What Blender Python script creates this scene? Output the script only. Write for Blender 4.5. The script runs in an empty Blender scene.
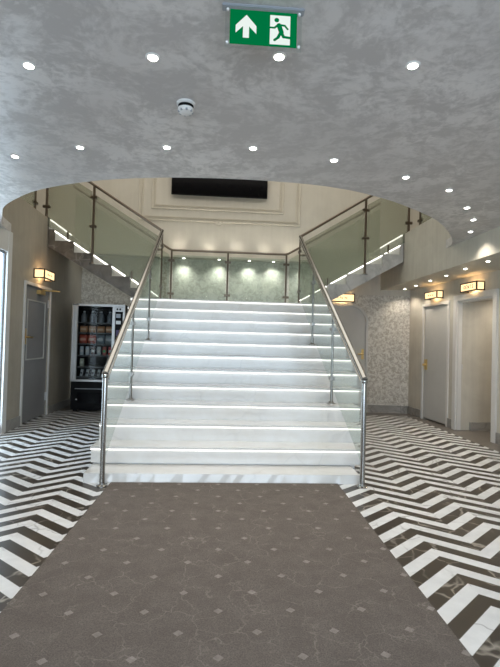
import bpy, bmesh, math, random
from mathutils import Vector, Matrix
random.seed(7)
sc = bpy.context.scene
C = sc.collection
PI = math.pi

# ------------------------------------------------------------------ node helpers
class Mat:
    """small wrapper that builds procedural shader node trees"""
    def __init__(s, name):
        s.m = bpy.data.materials.new(name); s.m.use_nodes = True
        s.nt = s.m.node_tree; s.N = s.nt.nodes; s.L = s.nt.links
        s.N.clear()
        s.out = s.N.new('ShaderNodeOutputMaterial')
        s.tc = s.N.new('ShaderNodeTexCoord')
        s.P = s.tc.outputs['Object']
    def bsdf(s, **k):
        b = s.N.new('ShaderNodeBsdfPrincipled')
        for n, v in k.items(): s.put(b.inputs[n.replace('_', ' ')], v)
        s.L.new(b.outputs[0], s.out.inputs[0]); s.b = b
        return b
    def put(s, sock, v):
        if isinstance(v, bpy.types.NodeSocket): s.L.new(v, sock)
        elif isinstance(v, (tuple, list)):
            sock.default_value = (*v, 1) if sock.type == 'RGBA' and len(v) == 3 else v
        else: sock.default_value = v
    def math(s, op, a, b=0.0, c=None):
        n = s.N.new('ShaderNodeMath'); n.operation = op
        s.put(n.inputs[0], a); s.put(n.inputs[1], b)
        if c is not None: s.put(n.inputs[2], c)
        return n.outputs[0]
    def xyz(s, v=None):
        n = s.N.new('ShaderNodeSeparateXYZ'); s.put(n.inputs[0], v or s.P); return n.outputs
    def comb(s, x, y, z=0.0):
        n = s.N.new('ShaderNodeCombineXYZ')
        for i, v in enumerate((x, y, z)): s.put(n.inputs[i], v)
        return n.outputs[0]
    def noise(s, scale, detail=4, rough=.55, dist=0.0, vec=None, col=False):
        n = s.N.new('ShaderNodeTexNoise')
        s.put(n.inputs['Vector'], vec or s.P); n.inputs['Scale'].default_value = scale
        n.inputs['Detail'].default_value = detail; n.inputs['Roughness'].default_value = rough
        n.inputs['Distortion'].default_value = dist
        return n.outputs[1 if col else 0]
    def vor(s, scale, feature='DISTANCE_TO_EDGE', vec=None):
        n = s.N.new('ShaderNodeTexVoronoi'); n.feature = feature
        s.put(n.inputs['Vector'], vec or s.P); n.inputs['Scale'].default_value = scale
        return n.outputs[0]
    def white(s, vec):
        n = s.N.new('ShaderNodeTexWhiteNoise'); s.put(n.inputs['Vector'], vec); return n.outputs[0]
    def ramp(s, f, *stops):
        n = s.N.new('ShaderNodeValToRGB'); s.put(n.inputs[0], f)
        e = n.color_ramp.elements
        while len(e) < len(stops): e.new(.5)
        for el, (p, c) in zip(e, stops):
            el.position = p; el.color = (*c, 1) if isinstance(c, (tuple, list)) else (c, c, c, 1)
        return n.outputs[0]
    def mix(s, f, a, b):
        n = s.N.new('ShaderNodeMix'); n.data_type = 'RGBA'
        s.put(n.inputs[0], f); s.put(n.inputs[6], a); s.put(n.inputs[7], b)
        return n.outputs[2]
    def warp(s, scale, amt, vec=None):
        n = s.noise(scale, 3, col=True, vec=vec)
        v = s.N.new('ShaderNodeVectorMath'); v.operation = 'MULTIPLY_ADD'
        s.put(v.inputs[0], n); v.inputs[1].default_value = (amt, amt, amt); s.put(v.inputs[2], vec or s.P)
        return v.outputs[0]
    def bump(s, h, strength=.2, dist=.01):
        n = s.N.new('ShaderNodeBump'); s.put(n.inputs['Height'], h)
        n.inputs['Strength'].default_value = strength; n.inputs['Distance'].default_value = dist
        s.L.new(n.outputs[0], s.b.inputs['Normal'])

def plain(name, col, rough=.5, metal=0.0, spec=.5, var=.06, sc_=6):
    M = Mat(name)
    n = M.noise(sc_, 3)
    c = M.mix(n, tuple(x*(1-var) for x in col), tuple(min(1, x*(1+var)) for x in col))
    M.bsdf(Base_Color=c, Roughness=rough, Metallic=metal, Specular_IOR_Level=spec)
    return M.m

def emit(name, col, strength):
    M = Mat(name); e = M.N.new('ShaderNodeEmission')
    M.put(e.inputs[0], col); e.inputs[1].default_value = strength
    M.L.new(e.outputs[0], M.out.inputs[0]); return M.m

def glass(name, tint, gloss=.10):
    M = Mat(name)
    t = M.N.new('ShaderNodeBsdfTransparent'); M.put(t.inputs[0], tint)
    g = M.N.new('ShaderNodeBsdfGlossy'); g.inputs['Roughness'].default_value = .02
    f = M.N.new('ShaderNodeFresnel'); f.inputs[0].default_value = 1.5
    k = M.math('MULTIPLY', f.outputs[0], gloss/.04)
    k = M.math('MINIMUM', k, .9)
    ge = M.N.new('ShaderNodeNewGeometry')            # reflection only on the outer faces of the sheet
    k = M.math('MULTIPLY', k, M.math('SUBTRACT', 1.0, ge.outputs['Backfacing']))
    x = M.N.new('ShaderNodeMixShader')
    M.L.new(k, x.inputs[0]); M.L.new(t.outputs[0], x.inputs[1]); M.L.new(g.outputs[0], x.inputs[2])
    M.L.new(x.outputs[0], M.out.inputs[0]); return M.m

def frosted(name, tint, body, amount, gloss):
    """lightly frosted glass: part clear, part scattering"""
    m = glass(name, tint, gloss); nt = m.node_tree; N = nt.nodes
    x = [n for n in N if n.type == 'MIX_SHADER'][0]
    t = [n for n in N if n.type == 'BSDF_TRANSPARENT'][0]
    d = N.new('ShaderNodeBsdfTranslucent'); d.inputs[0].default_value = (*body, 1)
    d2 = N.new('ShaderNodeBsdfDiffuse'); d2.inputs[0].default_value = (*body, 1)
    y = N.new('ShaderNodeMixShader'); y.inputs[0].default_value = .5
    nt.links.new(d.outputs[0], y.inputs[1]); nt.links.new(d2.outputs[0], y.inputs[2])
    z = N.new('ShaderNodeMixShader'); z.inputs[0].default_value = amount*.6
    nt.links.new(t.outputs[0], z.inputs[1]); nt.links.new(y.outputs[0], z.inputs[2])
    nt.links.new(z.outputs[0], x.inputs[1]); return m

# ------------------------------------------------------------------ materials
def m_ceiling():
    M = Mat('ceiling_stucco')
    w = M.warp(1.3, .35)
    n1 = M.noise(3.4, 8, .72, .25, vec=w)
    n2 = M.noise(.9, 2, .5)
    n3 = M.noise(20, 5, .65, .4, vec=w)
    k0 = M.math('ADD', M.math('MULTIPLY', n1, .65), M.math('MULTIPLY', n3, .35))
    k = M.ramp(k0, (.45, 0.0), (.50, .45), (.56, 1.0))
    kk = M.math('MULTIPLY', k, M.ramp(n2, (.35, .35), (.65, 1.)))
    c = M.mix(kk, (.48, .452, .436), (.70, .668, .648))
    M.bsdf(Base_Color=c, Roughness=M.ramp(k, (0, .55), (1, .36)), Specular_IOR_Level=.5)
    M.bump(n1, .10, .01); return M.m

def m_plaster(name, a, b, rough=.5):
    M = Mat(name)
    n = M.noise(2.4, 6, .62, .6, vec=M.warp(1.2, .4))
    x = M.xyz()
    st = M.noise(1.0, 4, .6, vec=M.comb(M.math('MULTIPLY', x[0], 14), M.math('MULTIPLY', x[1], 14), M.math('MULTIPLY', x[2], .8)))
    k = M.math('ADD', M.math('MULTIPLY', n, .6), M.math('MULTIPLY', st, .4))
    M.bsdf(Base_Color=M.mix(M.ramp(k, (.38, 0.), (.62, 1.)), a, b), Roughness=rough)
    M.bump(k, .08, .01); return M.m

def m_damask(name='silver_fleck_plaster', a=(.40, .365, .31), b=(.64, .61, .55), scale=19, met=.2):
    M = Mat(name)
    n = M.noise(scale, 6, .68, .8, vec=M.warp(6, .08))
    k = M.ramp(n, (.43, 0.), (.57, 1.))
    M.bsdf(Base_Color=M.mix(k, a, b), Roughness=M.ramp(k, (0, .6), (1, .28)), Metallic=M.math('MULTIPLY', k, met))
    M.bump(k, .25, .01); return M.m

def m_marble(name, base, vein, scale=2.0, rough=.22, width=.03, amt=.7, cloud=None):
    M = Mat(name)
    w = M.warp(1.7, .7)
    v = M.vor(scale, vec=w)
    k = M.ramp(v, (0.0, 1.0), (width, 0.0))
    mask = M.ramp(M.noise(1.6, 3), (.42, 0.), (.62, 1.))
    k = M.math('MULTIPLY', M.math('MULTIPLY', k, mask), amt)
    cl = M.noise(3.5, 5, .6, .8)
    base2 = cloud or tuple(x*.9 for x in base)
    c = M.mix(M.ramp(cl, (.4, 0.), (.65, 1.)), base, base2)
    M.bsdf(Base_Color=M.mix(k, c, vein), Roughness=rough); return M.m

def m_floor():
    M = Mat('chevron_marble_floor')
    x = M.xyz(); X, Y = x[0], x[1]
    side = M.math('GREATER_THAN', X, 0.0)
    off = M.math('MULTIPLY_ADD', side, -(1.235+1.48), 1.48)          # left +1.48, right -1.235
    xp = M.math('ADD', X, off)
    u = M.math('ADD', M.math('DIVIDE', xp, .61), 100.5)
    fr = M.math('SUBTRACT', M.math('FRACT', u), .5)
    tri = M.math('MULTIPLY', M.math('ABSOLUTE', fr), .61)
    y0 = M.math('MULTIPLY_ADD', side, -.042, 2.869)
    s = M.math('ADD', M.math('DIVIDE', M.math('SUBTRACT', M.math('MULTIPLY_ADD', tri, .85, Y), y0), .218), 50.0)
    fs = M.math('FRACT', s)
    isw = M.math('LESS_THAN', fs, .5)
    s2 = M.math('MULTIPLY', s, 2.0)
    row = M.math('FLOOR', s2)
    col = M.math('FLOOR', M.math('MULTIPLY', u, 2.0))
    rnd = M.white(M.comb(col, row, side))
    pv = M.comb(M.math('MULTIPLY_ADD', rnd, 7.0, X), M.math('MULTIPLY_ADD', rnd, 3.0, Y), rnd)
    w = M.warp(3.0, .35, vec=pv)
    ve = M.vor(3.2, vec=w)
    mask = M.ramp(M.noise(2.3, 3, vec=pv), (.45, 0.), (.6, 1.))
    kv = M.math('MULTIPLY', M.ramp(ve, (0., 1.), (.035, 0.)), mask)
    cl = M.noise(5, 5, .6, .6, vec=pv)
    wc = M.mix(M.ramp(cl, (.35, 0.), (.7, 1.)), (.79, .80, .81), (.65, .66, .67))
    wc = M.mix(M.math('MULTIPLY', kv, .7), wc, (.25, .25, .26))
    bc = M.mix(cl, (.028, .022, .016), (.052, .042, .032))
    bc = M.mix(M.math('MULTIPLY', kv, .55), bc, (.60, .55, .48))
    c = M.mix(isw, bc, wc)
    fg = M.math('FRACT', s2)
    gl = M.math('LESS_THAN', M.math('MINIMUM', fg, M.math('SUBTRACT', 1.0, fg)), .018)
    c = M.mix(M.math('MULTIPLY', gl, .7), c, (.16, .15, .14))
    # plain dark border strip along the right-hand wall and the back
    bd = M.math('MAXIMUM', M.math('GREATER_THAN', X, 3.42), M.math('GREATER_THAN', Y, 8.55))
    bcol = M.mix(cl, (.12, .105, .09), (.18, .16, .14))
    c = M.mix(bd, c, bcol)
    M.bsdf(Base_Color=c, Roughness=.30, Specular_IOR_Level=.3); return M.m

def m_carpet():
    M = Mat('carpet_weave')
    x = M.xyz(); X, Y = x[0], x[1]
    w = M.warp(9.0, .13)
    v = M.vor(6.2, vec=w)
    ln = M.ramp(v, (.0, 1.), (.022, 0.))
    ln = M.math('MULTIPLY', ln, M.ramp(M.noise(4.5, 3), (.40, 0.), (.58, 1.)))
    def lattice(ox, oy):
        a = M.math('ABSOLUTE', M.math('SUBTRACT', M.math('FRACT', M.math('ADD', M.math('DIVIDE', M.math('SUBTRACT', X, ox), .35), 50.5)), .5))
        b = M.math('ABSOLUTE', M.math('SUBTRACT', M.math('FRACT', M.math('ADD', M.math('DIVIDE', M.math('SUBTRACT', Y, oy), .33), 50.5)), .5))
        return M.math('LESS_THAN', M.math('ADD', a, b), .068)
    d = M.math('MAXIMUM', lattice(.026, 2.08), lattice(.203, 2.245))
    fine = M.noise(150, 3, .8)
    mid = M.noise(7, 5, .65)
    c = M.mix(M.ramp(mid, (.35, 0.), (.65, 1.)), (.165, .141, .126), (.205, .177, .160))
    c = M.mix(M.ramp(fine, (.35, .75), (.65, 0.)), c, (.085, .074, .066))
    c = M.mix(M.math('MULTIPLY', ln, .30), c, (.40, .355, .325))
    c = M.mix(M.math('MULTIPLY', d, M.math('MULTIPLY_ADD', M.noise(40, 2), .5, .12)), c, (.44, .40, .375))
    M.bsdf(Base_Color=c, Roughness=.95, Specular_IOR_Level=.1)
    M.bump(fine, .5, .004); return M.m

MT = {}
MT['ceil'] = m_ceiling()
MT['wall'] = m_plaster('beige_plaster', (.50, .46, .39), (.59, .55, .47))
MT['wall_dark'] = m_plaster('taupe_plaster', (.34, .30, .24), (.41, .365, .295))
MT['upper'] = m_plaster('pale_plaster', (.58, .54, .465), (.63, .59, .51), .6)
MT['damask'] = m_damask()
MT['damask_soft'] = m_damask('soft_fleck_plaster', (.50, .485, .43), (.66, .645, .58), 11, .05)
MT['mould'] = plain('moulding_paint', (.66, .615, .53), .45)
MT['floor'] = m_floor()
MT['carpet'] = m_carpet()
MT['marble'] = m_marble('white_marble', (.72, .72, .71), (.54, .54, .54), 1.2, .13, .02, .35, (.68, .67, .645))
MT['grey_marble'] = m_marble('grey_marble', (.55, .53, .50), (.23, .215, .20), 3.2, .25, .09, .8, (.42, .40, .375))
MT['shaded_grey_marble'] = m_marble('shaded_grey_marble', (.15, .128, .105), (.42, .38, .33), 4.0, .25, .05, .7, (.09, .076, .062))  # the stringer's grey marble again, with the left side's shade put into the colour
MT['skirt'] = m_marble('skirting_marble', (.33, .315, .29), (.16, .15, .14), 5.0, .35, .08, .7, (.24, .225, .205))
MT['steel'] = plain('brushed_steel', (.42, .415, .40), .2, 1.0)
MT['post_steel'] = plain('post_steel', (.27, .26, .24), .3, 1.0)
MT['bronze'] = plain('dark_steel', (.20, .165, .13), .32, 1.0)
MT['brass'] = plain('brass', (.72, .52, .22), .28, 1.0)
MT['glass'] = glass('green_glass', (.88, .92, .885), .06)
MT['glass_side'] = frosted('frosted_green_glass', (.87, .885, .835), (.53, .535, .45), .55, .05)
MT['clear'] = glass('clear_pane', (.92, .94, .94), .012)
MT['door'] = plain('grey_door_paint', (.52, .51, .485), .45)
MT['door_dark'] = plain('charcoal_door_paint', (.23, .225, .225), .45)
MT['frame'] = plain('white_gloss_paint', (.66, .64, .61), .35)
MT['black'] = plain('black_plastic', (.005, .005, .0055), .5, 0, .12)
MT['screen'] = plain('screen_glass', (.003, .003, .004), .12, 0, .12)
MT['alu'] = plain('silver_trim', (.58, .57, .56), .35, .5)
MT['plastic'] = plain('white_plastic', (.74, .73, .71), .45)
MT['led'] = emit('led_strip_light', (1., .97, .92), 2.3)
MT['led_side'] = emit('side_led_light', (1., .965, .90), 4.0)
MT['lens'] = emit('downlight_lens', (1., .95, .87), 14)
MT['warm'] = emit('warm_diffuser', (1., .70, .36), 1.75)
MT['sign_green'] = emit('sign_green', (.0, .17, .05), 1.0)
MT['sign_white'] = emit('sign_white', (.86, .95, .90), .95)
MT['acrylic'] = glass('acrylic', (.93, .95, .95), .05)
MT['ink'] = plain('dark_lettering', (.10, .045, .015), .6)
MT['dark_metal'] = plain('dark_box_frame', (.045, .032, .022), .45, .6)
MT['grey_line'] = plain('grey_mount', (.33, .35, .38), .4, .3)

# ------------------------------------------------------------------ mesh helpers
class MB:
    def __init__(s): s.bm = bmesh.new()
    def box(s, x0, x1, y0, y1, z0, z1, bev=0):
        r = bmesh.ops.create_cube(s.bm, size=1)
        for v in r['verts']:
            v.co = Vector(((x0+x1)/2 + v.co.x*(x1-x0), (y0+y1)/2 + v.co.y*(y1-y0), (z0+z1)/2 + v.co.z*(z1-z0)))
        if bev:
            es = {e for v in r['verts'] for e in v.link_edges}
            bmesh.ops.bevel(s.bm, geom=list(es), offset=bev, segments=2, affect='EDGES')
        return s
    def prism(s, pts, d):
        """closed polygon (3D points) extruded by vector d"""
        d = Vector(d); a = [s.bm.verts.new(p) for p in pts]; b = [s.bm.verts.new(Vector(p)+d) for p in pts]
        n = len(pts)
        s.bm.faces.new(a); s.bm.faces.new(b[::-1])
        for i in range(n): s.bm.faces.new((a[i], b[i], b[(i+1) % n], a[(i+1) % n]))
        return s
    def tube(s, pts, r, seg=12):
        pts = [Vector(p) for p in pts]; rings = []
        for i, p in enumerate(pts):
            if i == 0: t = pts[1]-p
            elif i == len(pts)-1: t = p-pts[i-1]
            else: t = (pts[i+1]-p).normalized()+(p-pts[i-1]).normalized()
            t.normalize()
            up = Vector((0, 0, 1)) if abs(t.z) < .95 else Vector((0, 1, 0))
            a = t.cross(up).normalized(); b = a.cross(t).normalized()
            k = 1.0
            if 0 < i < len(pts)-1:
                k = 1/max(.5, t.dot((pts[i+1]-p).normalized()))
            rings.append([s.bm.verts.new(p+(a*math.cos(2*PI*j/seg)*1+b*math.sin(2*PI*j/seg)*k)*r) for j in range(seg)])
        for A, B in zip(rings, rings[1:]):
            for j in range(seg): s.bm.faces.new((A[j], A[(j+1) % seg], B[(j+1) % seg], B[j]))
        s.bm.faces.new(rings[0][::-1]); s.bm.faces.new(rings[-1]); return s
    def lathe(s, c, prof, seg=24):
        rings = []
        for r, z in prof:
            rings.append([s.bm.verts.new((c[0]+r*math.cos(2*PI*j/seg), c[1]+r*math.sin(2*PI*j/seg), c[2]+z)) for j in range(seg)])
        for A, B in zip(rings, rings[1:]):
            for j in range(seg): s.bm.faces.new((A[j], A[(j+1) % seg], B[(j+1) % seg], B[j]))
        s.bm.faces.new(rings[0][::-1]); s.bm.faces.new(rings[-1]); return s
    def build(s, name, mat, parent=None, loc=None, smooth=False):
        bmesh.ops.recalc_face_normals(s.bm, faces=s.bm.faces)
        o0 = Vector((0, 0, 0))
        if parent is not None: o0 = world(parent)
        elif loc is not None: o0 = Vector(loc)
        for v in s.bm.verts: v.co -= o0
        me = bpy.data.meshes.new(name); s.bm.to_mesh(me); s.bm.free()
        me.materials.append(MT[mat] if isinstance(mat, str) else mat)
        if smooth:
            for p in me.polygons: p.use_smooth = True
            try: me.set_sharp_from_angle(angle=math.radians(40))
            except Exception: pass
        o = bpy.data.objects.new(name, me); C.objects.link(o)
        if parent is not None: o.parent = parent
        elif loc is not None: o.location = loc
        return o
def world(o):
    v = Vector((0, 0, 0))
    while o is not None: v += o.location; o = o.parent
    return v
def tag(o, label=None, cat=None, group=None, kind=None):
    if label: o['label'] = label
    if cat: o['category'] = cat
    if group: o['group'] = group
    if kind: o['kind'] = kind
    return o
def thing(name, loc, label, cat, group=None):
    o = bpy.data.objects.new(name, None); C.objects.link(o); o.location = loc; o.empty_display_size = .1
    return tag(o, label, cat, group)
def struct(o): o['kind'] = 'structure'; return o
def root_struct(name, loc):
    o = bpy.data.objects.new(name, None); C.objects.link(o); o.location = loc; o.empty_display_size = .1
    return struct(o)
def copy_tree(o, parent=None):
    c = o.copy(); C.objects.link(c); c.parent = parent
    for ch in list(o.children): copy_tree(ch, c)
    return c

# ------------------------------------------------------------------ dimensions
R_, T_ = .1724, .3003
D0, H0 = 4.5625, .0900
LZ = H0+11*R_                 # landing 1.986
LY = D0+10*T_                 # landing edge 7.566
FY = 7.83                     # front face of the side flights
BY = 8.95                     # back of the side flights
GZ = 3.28                     # gallery floor
WL = -3.05                    # left wall
FX = 3.03                     # fascia on the right
CZ = 2.72                     # low ceiling
SZ = 2.42                     # soffit over the right-hand doors
WY = 9.80                     # back wall
YF = -2.4                     # entrance front
def wr(y): return 3.565+(8.86-y)*.055       # right wall plane (slightly angled)

# ------------------------------------------------------------------ shell
struct(MB().box(-3.4, 6.2, YF-.3, WY+.1, -.1, 0).build('floor', 'floor'))

cp = [(-3.05, 6.50), (-2.96, 6.02), (-2.76, 5.60), (-2.56, 5.20), (-2.25, 4.83), (-1.93, 4.54), (-1.48, 4.28), (-1.09, 4.13),
      (-.645, 4.03), (-.21, 3.99), (.225, 3.99), (.68, 4.04), (1.09, 4.17), (1.58, 4.45), (2.18, 4.94), (2.64, 5.52), (2.92, 5.99), (3.005, 6.30), (3.03, 6.75)]
def spline(pts, n=6):
    out = []
    P = [pts[0]]+pts+[pts[-1]]
    for i in range(1, len(P)-2):
        for k in range(n):
            t = k/n
            f = lambda a, b, c, d: .5*((2*b)+(-a+c)*t+(2*a-5*b+4*c-d)*t*t+(-a+3*b-3*c+d)*t**3)
            out.append((f(P[i-1][0], P[i][0], P[i+1][0], P[i+2][0]), f(P[i-1][1], P[i][1], P[i+1][1], P[i+2][1])))
    out.append(pts[-1]); return out
def ceiling_mesh(z0, z1):
    m = MB(); cs = spline(cp)
    A = [m.bm.verts.new((x, y, z0)) for x, y in cs]; B = [m.bm.verts.new((x, YF, z0)) for x, y in cs]
    A2 = [m.bm.verts.new((x, y, z1)) for x, y in cs]; B2 = [m.bm.verts.new((x, YF, z1)) for x, y in cs]
    n = len(cs)
    for i in range(n-1):
        m.bm.faces.new((A[i], A[i+1], B[i+1], B[i])); m.bm.faces.new((A2[i], B2[i], B2[i+1], A2[i+1]))
        m.bm.faces.new((A[i], A2[i], A2[i+1], A[i+1])); m.bm.faces.new((B[i], B[i+1], B2[i+1], B2[i]))
    m.bm.faces.new((A[0], B[0], B2[0], A2[0])); m.bm.faces.new((A[-1], A2[-1], B2[-1], B[-1]))
    return m
struct(ceiling_mesh(CZ, CZ+.12).build('ceiling', 'ceil'))

# left wall with the bright doorway near the entrance and the grey service door
LD0, LD1, LDH = 7.03, 8.03, 2.09
LW1 = 6.385                     # far jamb of the glazed doorway
LW0, LWH = 4.9, 2.44
m = MB()
m.box(WL-.03, WL, LW1, 6.8, 0, GZ).box(WL-.12, WL, 6.8, LD0, 0, GZ).box(WL-.22, WL, LD1, WY, 0, GZ).box(WL-.22, WL, LD0, LD1, LDH, GZ)
m.box(WL-.22, WL, YF, LW0, 0, GZ).box(WL-.10, WL, LW0, LW1, LWH, GZ).box(WL-.22, WL-.12, LD0, LD1, 0, LDH)  # last box: added backing that blocks outside light under the left door
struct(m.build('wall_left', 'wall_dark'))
# right wall: service door opening 7.475..8.274, corridor opening 6.28..7.19
RD0, RD1, RO0, RO1, RDH = 7.475, 8.274, 6.28, 7.19, 2.05
def rbox(m, y0, y1, z0, z1, a=0.0, b=.15):
    m.prism([(wr(y0)+a, y0, z0), (wr(y1)+a, y1, z0), (wr(y1)+a, y1, z1), (wr(y0)+a, y0, z1)], (b-a, 0, 0)); return m
m = MB()
rbox(m, RD1, 8.95, 0, SZ); rbox(m, RO1, RD0, 0, SZ); rbox(m, YF, RO0, 0, SZ)
rbox(m, RD0, RD1, RDH, SZ); rbox(m, RD0, RD1, 0, RDH, .08); rbox(m, RO0, RO1, RDH+.02, SZ)  # set-back piece: added backing that blocks outside light under the grey door
struct(m.build('wall_right', 'wall'))
# corridor behind the right-hand opening
m = MB().box(3.72, 5.6, RO1-.03, RO1+.09, 0, 2.4).box(3.86, 5.6, RO0-.13, RO0-.02, 0, 2.4).box(5.5, 5.6, RO0-.1, RO1, 0, 2.4)
struct(m.build('wall_corridor', 'wall'))
struct(MB().box(3.80, 5.6, RO0-.1, RO1+.05, 2.3, 2.4).build('ceiling_corridor', 'ceil'))
# silver flecked wall under the right-hand flight
struct(MB().prism([(1.38, 8.97, 0), (2.77, 8.95, 0), (3.20, 8.91, 0), (3.58, 8.85, 0), (3.58, 8.99, 0), (1.38, 9.07, 0)], (0, 0, 2.31)).build('wall_flecked', 'damask'))
struct(MB().prism([(FX-.03, 8.95, 2.31), (3.20, 8.91, 2.31), (3.58, 8.85, 2.31), (3.58, 8.99, 2.31), (FX-.03, 9.07, 2.31)], (0, 0, SZ-2.31)).build('wall_flecked_end', 'wall'))
# soffit and fascia on the right
struct(MB().box(FX+.08, 4.1, YF, 8.99, SZ, SZ+.1).build('ceiling_soffit', 'wall'))
struct(MB().box(FX-.02, FX+.08, YF, 8.99, SZ, GZ).build('trim_fascia', 'wall'))
struct(MB().box(1.38, FX-.03, 8.96, 9.07, 2.31, 3.2).build('wall_flecked_top', 'wall'))
# back wall: flecked below, pale above
struct(MB().box(-1.3, 5.0, WY, WY+.12, 0, 3.06).build('wall_back', 'damask_soft'))
struct(MB().box(-3.3, -1.3, WY, WY+.12, 0, 3.06).build('wall_back_left', 'damask'))
struct(MB().box(-5.0, 5.0, WY, WY+.12, 3.06, 6.3).build('wall_back_upper', 'upper'))
struct(MB().box(-3.05, 3.05, WY-.24, WY, 3.03, 3.09, .006).build('trim_ledge', 'mould'))
# upper hall
struct(MB().box(-5.1, -5.0, 2.0, WY, GZ, 6.3).build('wall_upper_left', 'upper'))
struct(MB().box(5.0, 5.1, 2.0, WY, GZ, 6.3).build('wall_upper_right', 'upper'))
struct(MB().box(-5.1, 5.1, 1.9, 2.0, CZ+.12, 6.3).build('wall_upper_front', 'upper'))
struct(MB().box(-5.1, 5.1, 1.9, WY+.12, 6.3, 6.4).build('ceiling_upper', 'upper'))
struct(MB().box(-5.1, WL-.22, 1.9, WY, GZ-.12, GZ).build('floor_gallery_left', 'skirt'))
struct(MB().box(FX+.08, 5.1, 1.9, WY, GZ-.12, GZ).build('floor_gallery_right', 'skirt'))
# entrance front, glazed opening towards the street
m = MB().box(-3.3, -2.3, YF-.12, YF, 0, 2.9).box(2.3, 4.3, YF-.12, YF, 0, 2.9).box(-2.3, 2.3, YF-.12, YF, 2.5, 2.9)
struct(m.build('wall_front', 'wall'))

# moulded panels round the screen
def frame_yz(name, x0, x1, z0, z1, w, y, d, notch=None):
    m = MB()
    prof = [(0, 0), (w*.22, d), (w*.5, d*.55), (w*.8, d*.9), (w, 0)]
    if notch is None: path = [(x0, z0), (x1, z0), (x1, z1), (x0, z1)]
    loops = []
    pts = [(x0, z0), (x1, z0), (x1, z1), (x0, z1)]
    cx, cz = (x0+x1)/2, (z0+z1)/2
    for (px, pz) in pts:
        sx, sz = (1 if px < cx else -1), (1 if pz < cz else -1)
        loops.append([m.bm.verts.new((px+sx*o, y-h, pz+sz*o)) for o, h in prof])
    for i in range(4):
        A, B = loops[i], loops[(i+1) % 4]
        for j in range(len(prof)-1): m.bm.faces.new((A[j], A[j+1], B[j+1], B[j]))
    if notch:
        nx = notch
        pr = [(nx-.10, y, z0+.03), (nx-.05, y, z0-.035), (nx, y, z0-.055), (nx+.05, y, z0-.035), (nx+.10, y, z0+.03), (nx+.04, y, z0+.02), (nx, y, z0-.005), (nx-.04, y, z0+.02)]
        m.prism(pr, (0, -d, 0))
    return struct(m.build(name, 'mould'))
frame_yz('trim_outer_panel', -1.93, 1.50, 3.83, 6.05, .055, WY, .035, -.245)
frame_yz('trim_middle_panel', -1.86, 1.43, 3.90, 5.98, .03, WY, .02)
frame_yz('trim_inner_panel', -1.665, 1.14, 4.08, 5.85, .05, WY, .03)
frame_yz('trim_screen_panel', -1.60, 1.075, 4.145, 5.79, .025, WY, .018)

# skirtings
def skirt(name, a, b, h, d):
    (x0, y0), (x1, y1) = a, b
    t = Vector((x1-x0, y1-y0, 0)).normalized(); n = Vector((-t.y, t.x, 0))*d
    m = MB().prism([(x0, y0, 0), (x1, y1, 0), (x1+n.x, y1+n.y, 0), (x0+n.x, y0+n.y, 0)], (0, 0, h))
    return struct(m.build(name, 'skirt'))
skirt('baseboard_flecked', (2.78, 8.95), (3.20, 8.91), .15, -.02)
skirt('baseboard_flecked_end', (3.20, 8.91), (3.57, 8.85), .15, -.02)
skirt('baseboard_right_back', (wr(RD1+.06), RD1+.06), (wr(8.85), 8.85), .15, .02)
skirt('baseboard_right_middle', (wr(RO1+.09), RO1+.09), (wr(RD0-.06), RD0-.06), .15, .02)
skirt('baseboard_right_front', (wr(YF), YF), (wr(RO0-.09), RO0-.09), .15, .02)
skirt('baseboard_corridor', (3.86, RO1-.03), (5.5, RO1-.03), .13, -.02)
skirt('baseboard_left_far', (WL, LD1+.06), (WL, WY), .13, -.02)
skirt('baseboard_left_near', (WL, 6.50), (WL, LD0-.06), .15, -.02)

# ------------------------------------------------------------------ doors
def casing(m, y0, y1, h, w, d, side):
    """architrave on a wall facing the hall; side=+1 right wall, -1 left wall"""
    def px(y): return (wr(y) if side > 0 else WL)
    for a, b, z0, z1 in ((y0-w, y0, 0, h+w), (y1, y1+w, 0, h+w), (y0, y1, h, h+w)):
        m.prism([(px(a), a, z0), (px(b), b, z0), (px(b), b, z1), (px(a), a, z1)], (-side*d, 0, 0))
    return m
# left: charcoal service door with raised border, brass plate and closer
d1 = root_struct('door_1', (WL, (LD0+LD1)/2, 0))
casing(MB(), LD0, LD1, LDH, .045, .02, -1).build('door_frame', 'frame', d1)
MB().box(WL-.06, WL-.02, LD0+.005, LD1-.005, .012, LDH-.004, .003).build('door_leaf', 'door_dark', d1)
m = MB()
for a, b, z0, z1 in ((LD0+.14, LD1-.14, .95, .97), (LD0+.14, LD1-.14, 1.86, 1.88), (LD0+.14, LD0+.16, .97, 1.86), (LD1-.16, LD1-.14, .97, 1.86)):
    m.box(WL-.022, WL-.010, a, b, z0, z1)
m.build('panel_moulding', 'door', d1)
h = MB().box(WL-.022, WL-.012, LD0+.08, LD0+.135, 1.19, 1.43, .003).build('door_handle', 'brass', d1)
MB().tube([(WL-.012, LD0+.108, 1.30), (WL+.045, LD0+.108, 1.30), (WL+.045, LD0+.23, 1.30)], .010).build('lever', 'brass', h, smooth=True)
h = MB().box(WL-.022, WL+.045, 7.50, 7.72, 1.985, 2.05, .006).build('door_closer', 'brass', d1)
MB().tube([(WL+.03, 7.62, 2.055), (WL+.24, 7.80, 2.06), (WL+.05, 8.0, 2.10)], .009).build('closer_arm', 'brass', h, smooth=True)
MB().box(WL-.03, WL+.004, LD1-.03, LD1-.004, .25, .38).build('hinge', 'alu', d1)
MB().box(WL-.03, WL+.004, LD1-.03, LD1-.004, 1.80, 1.93).build('hinge', 'alu', d1)
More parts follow.
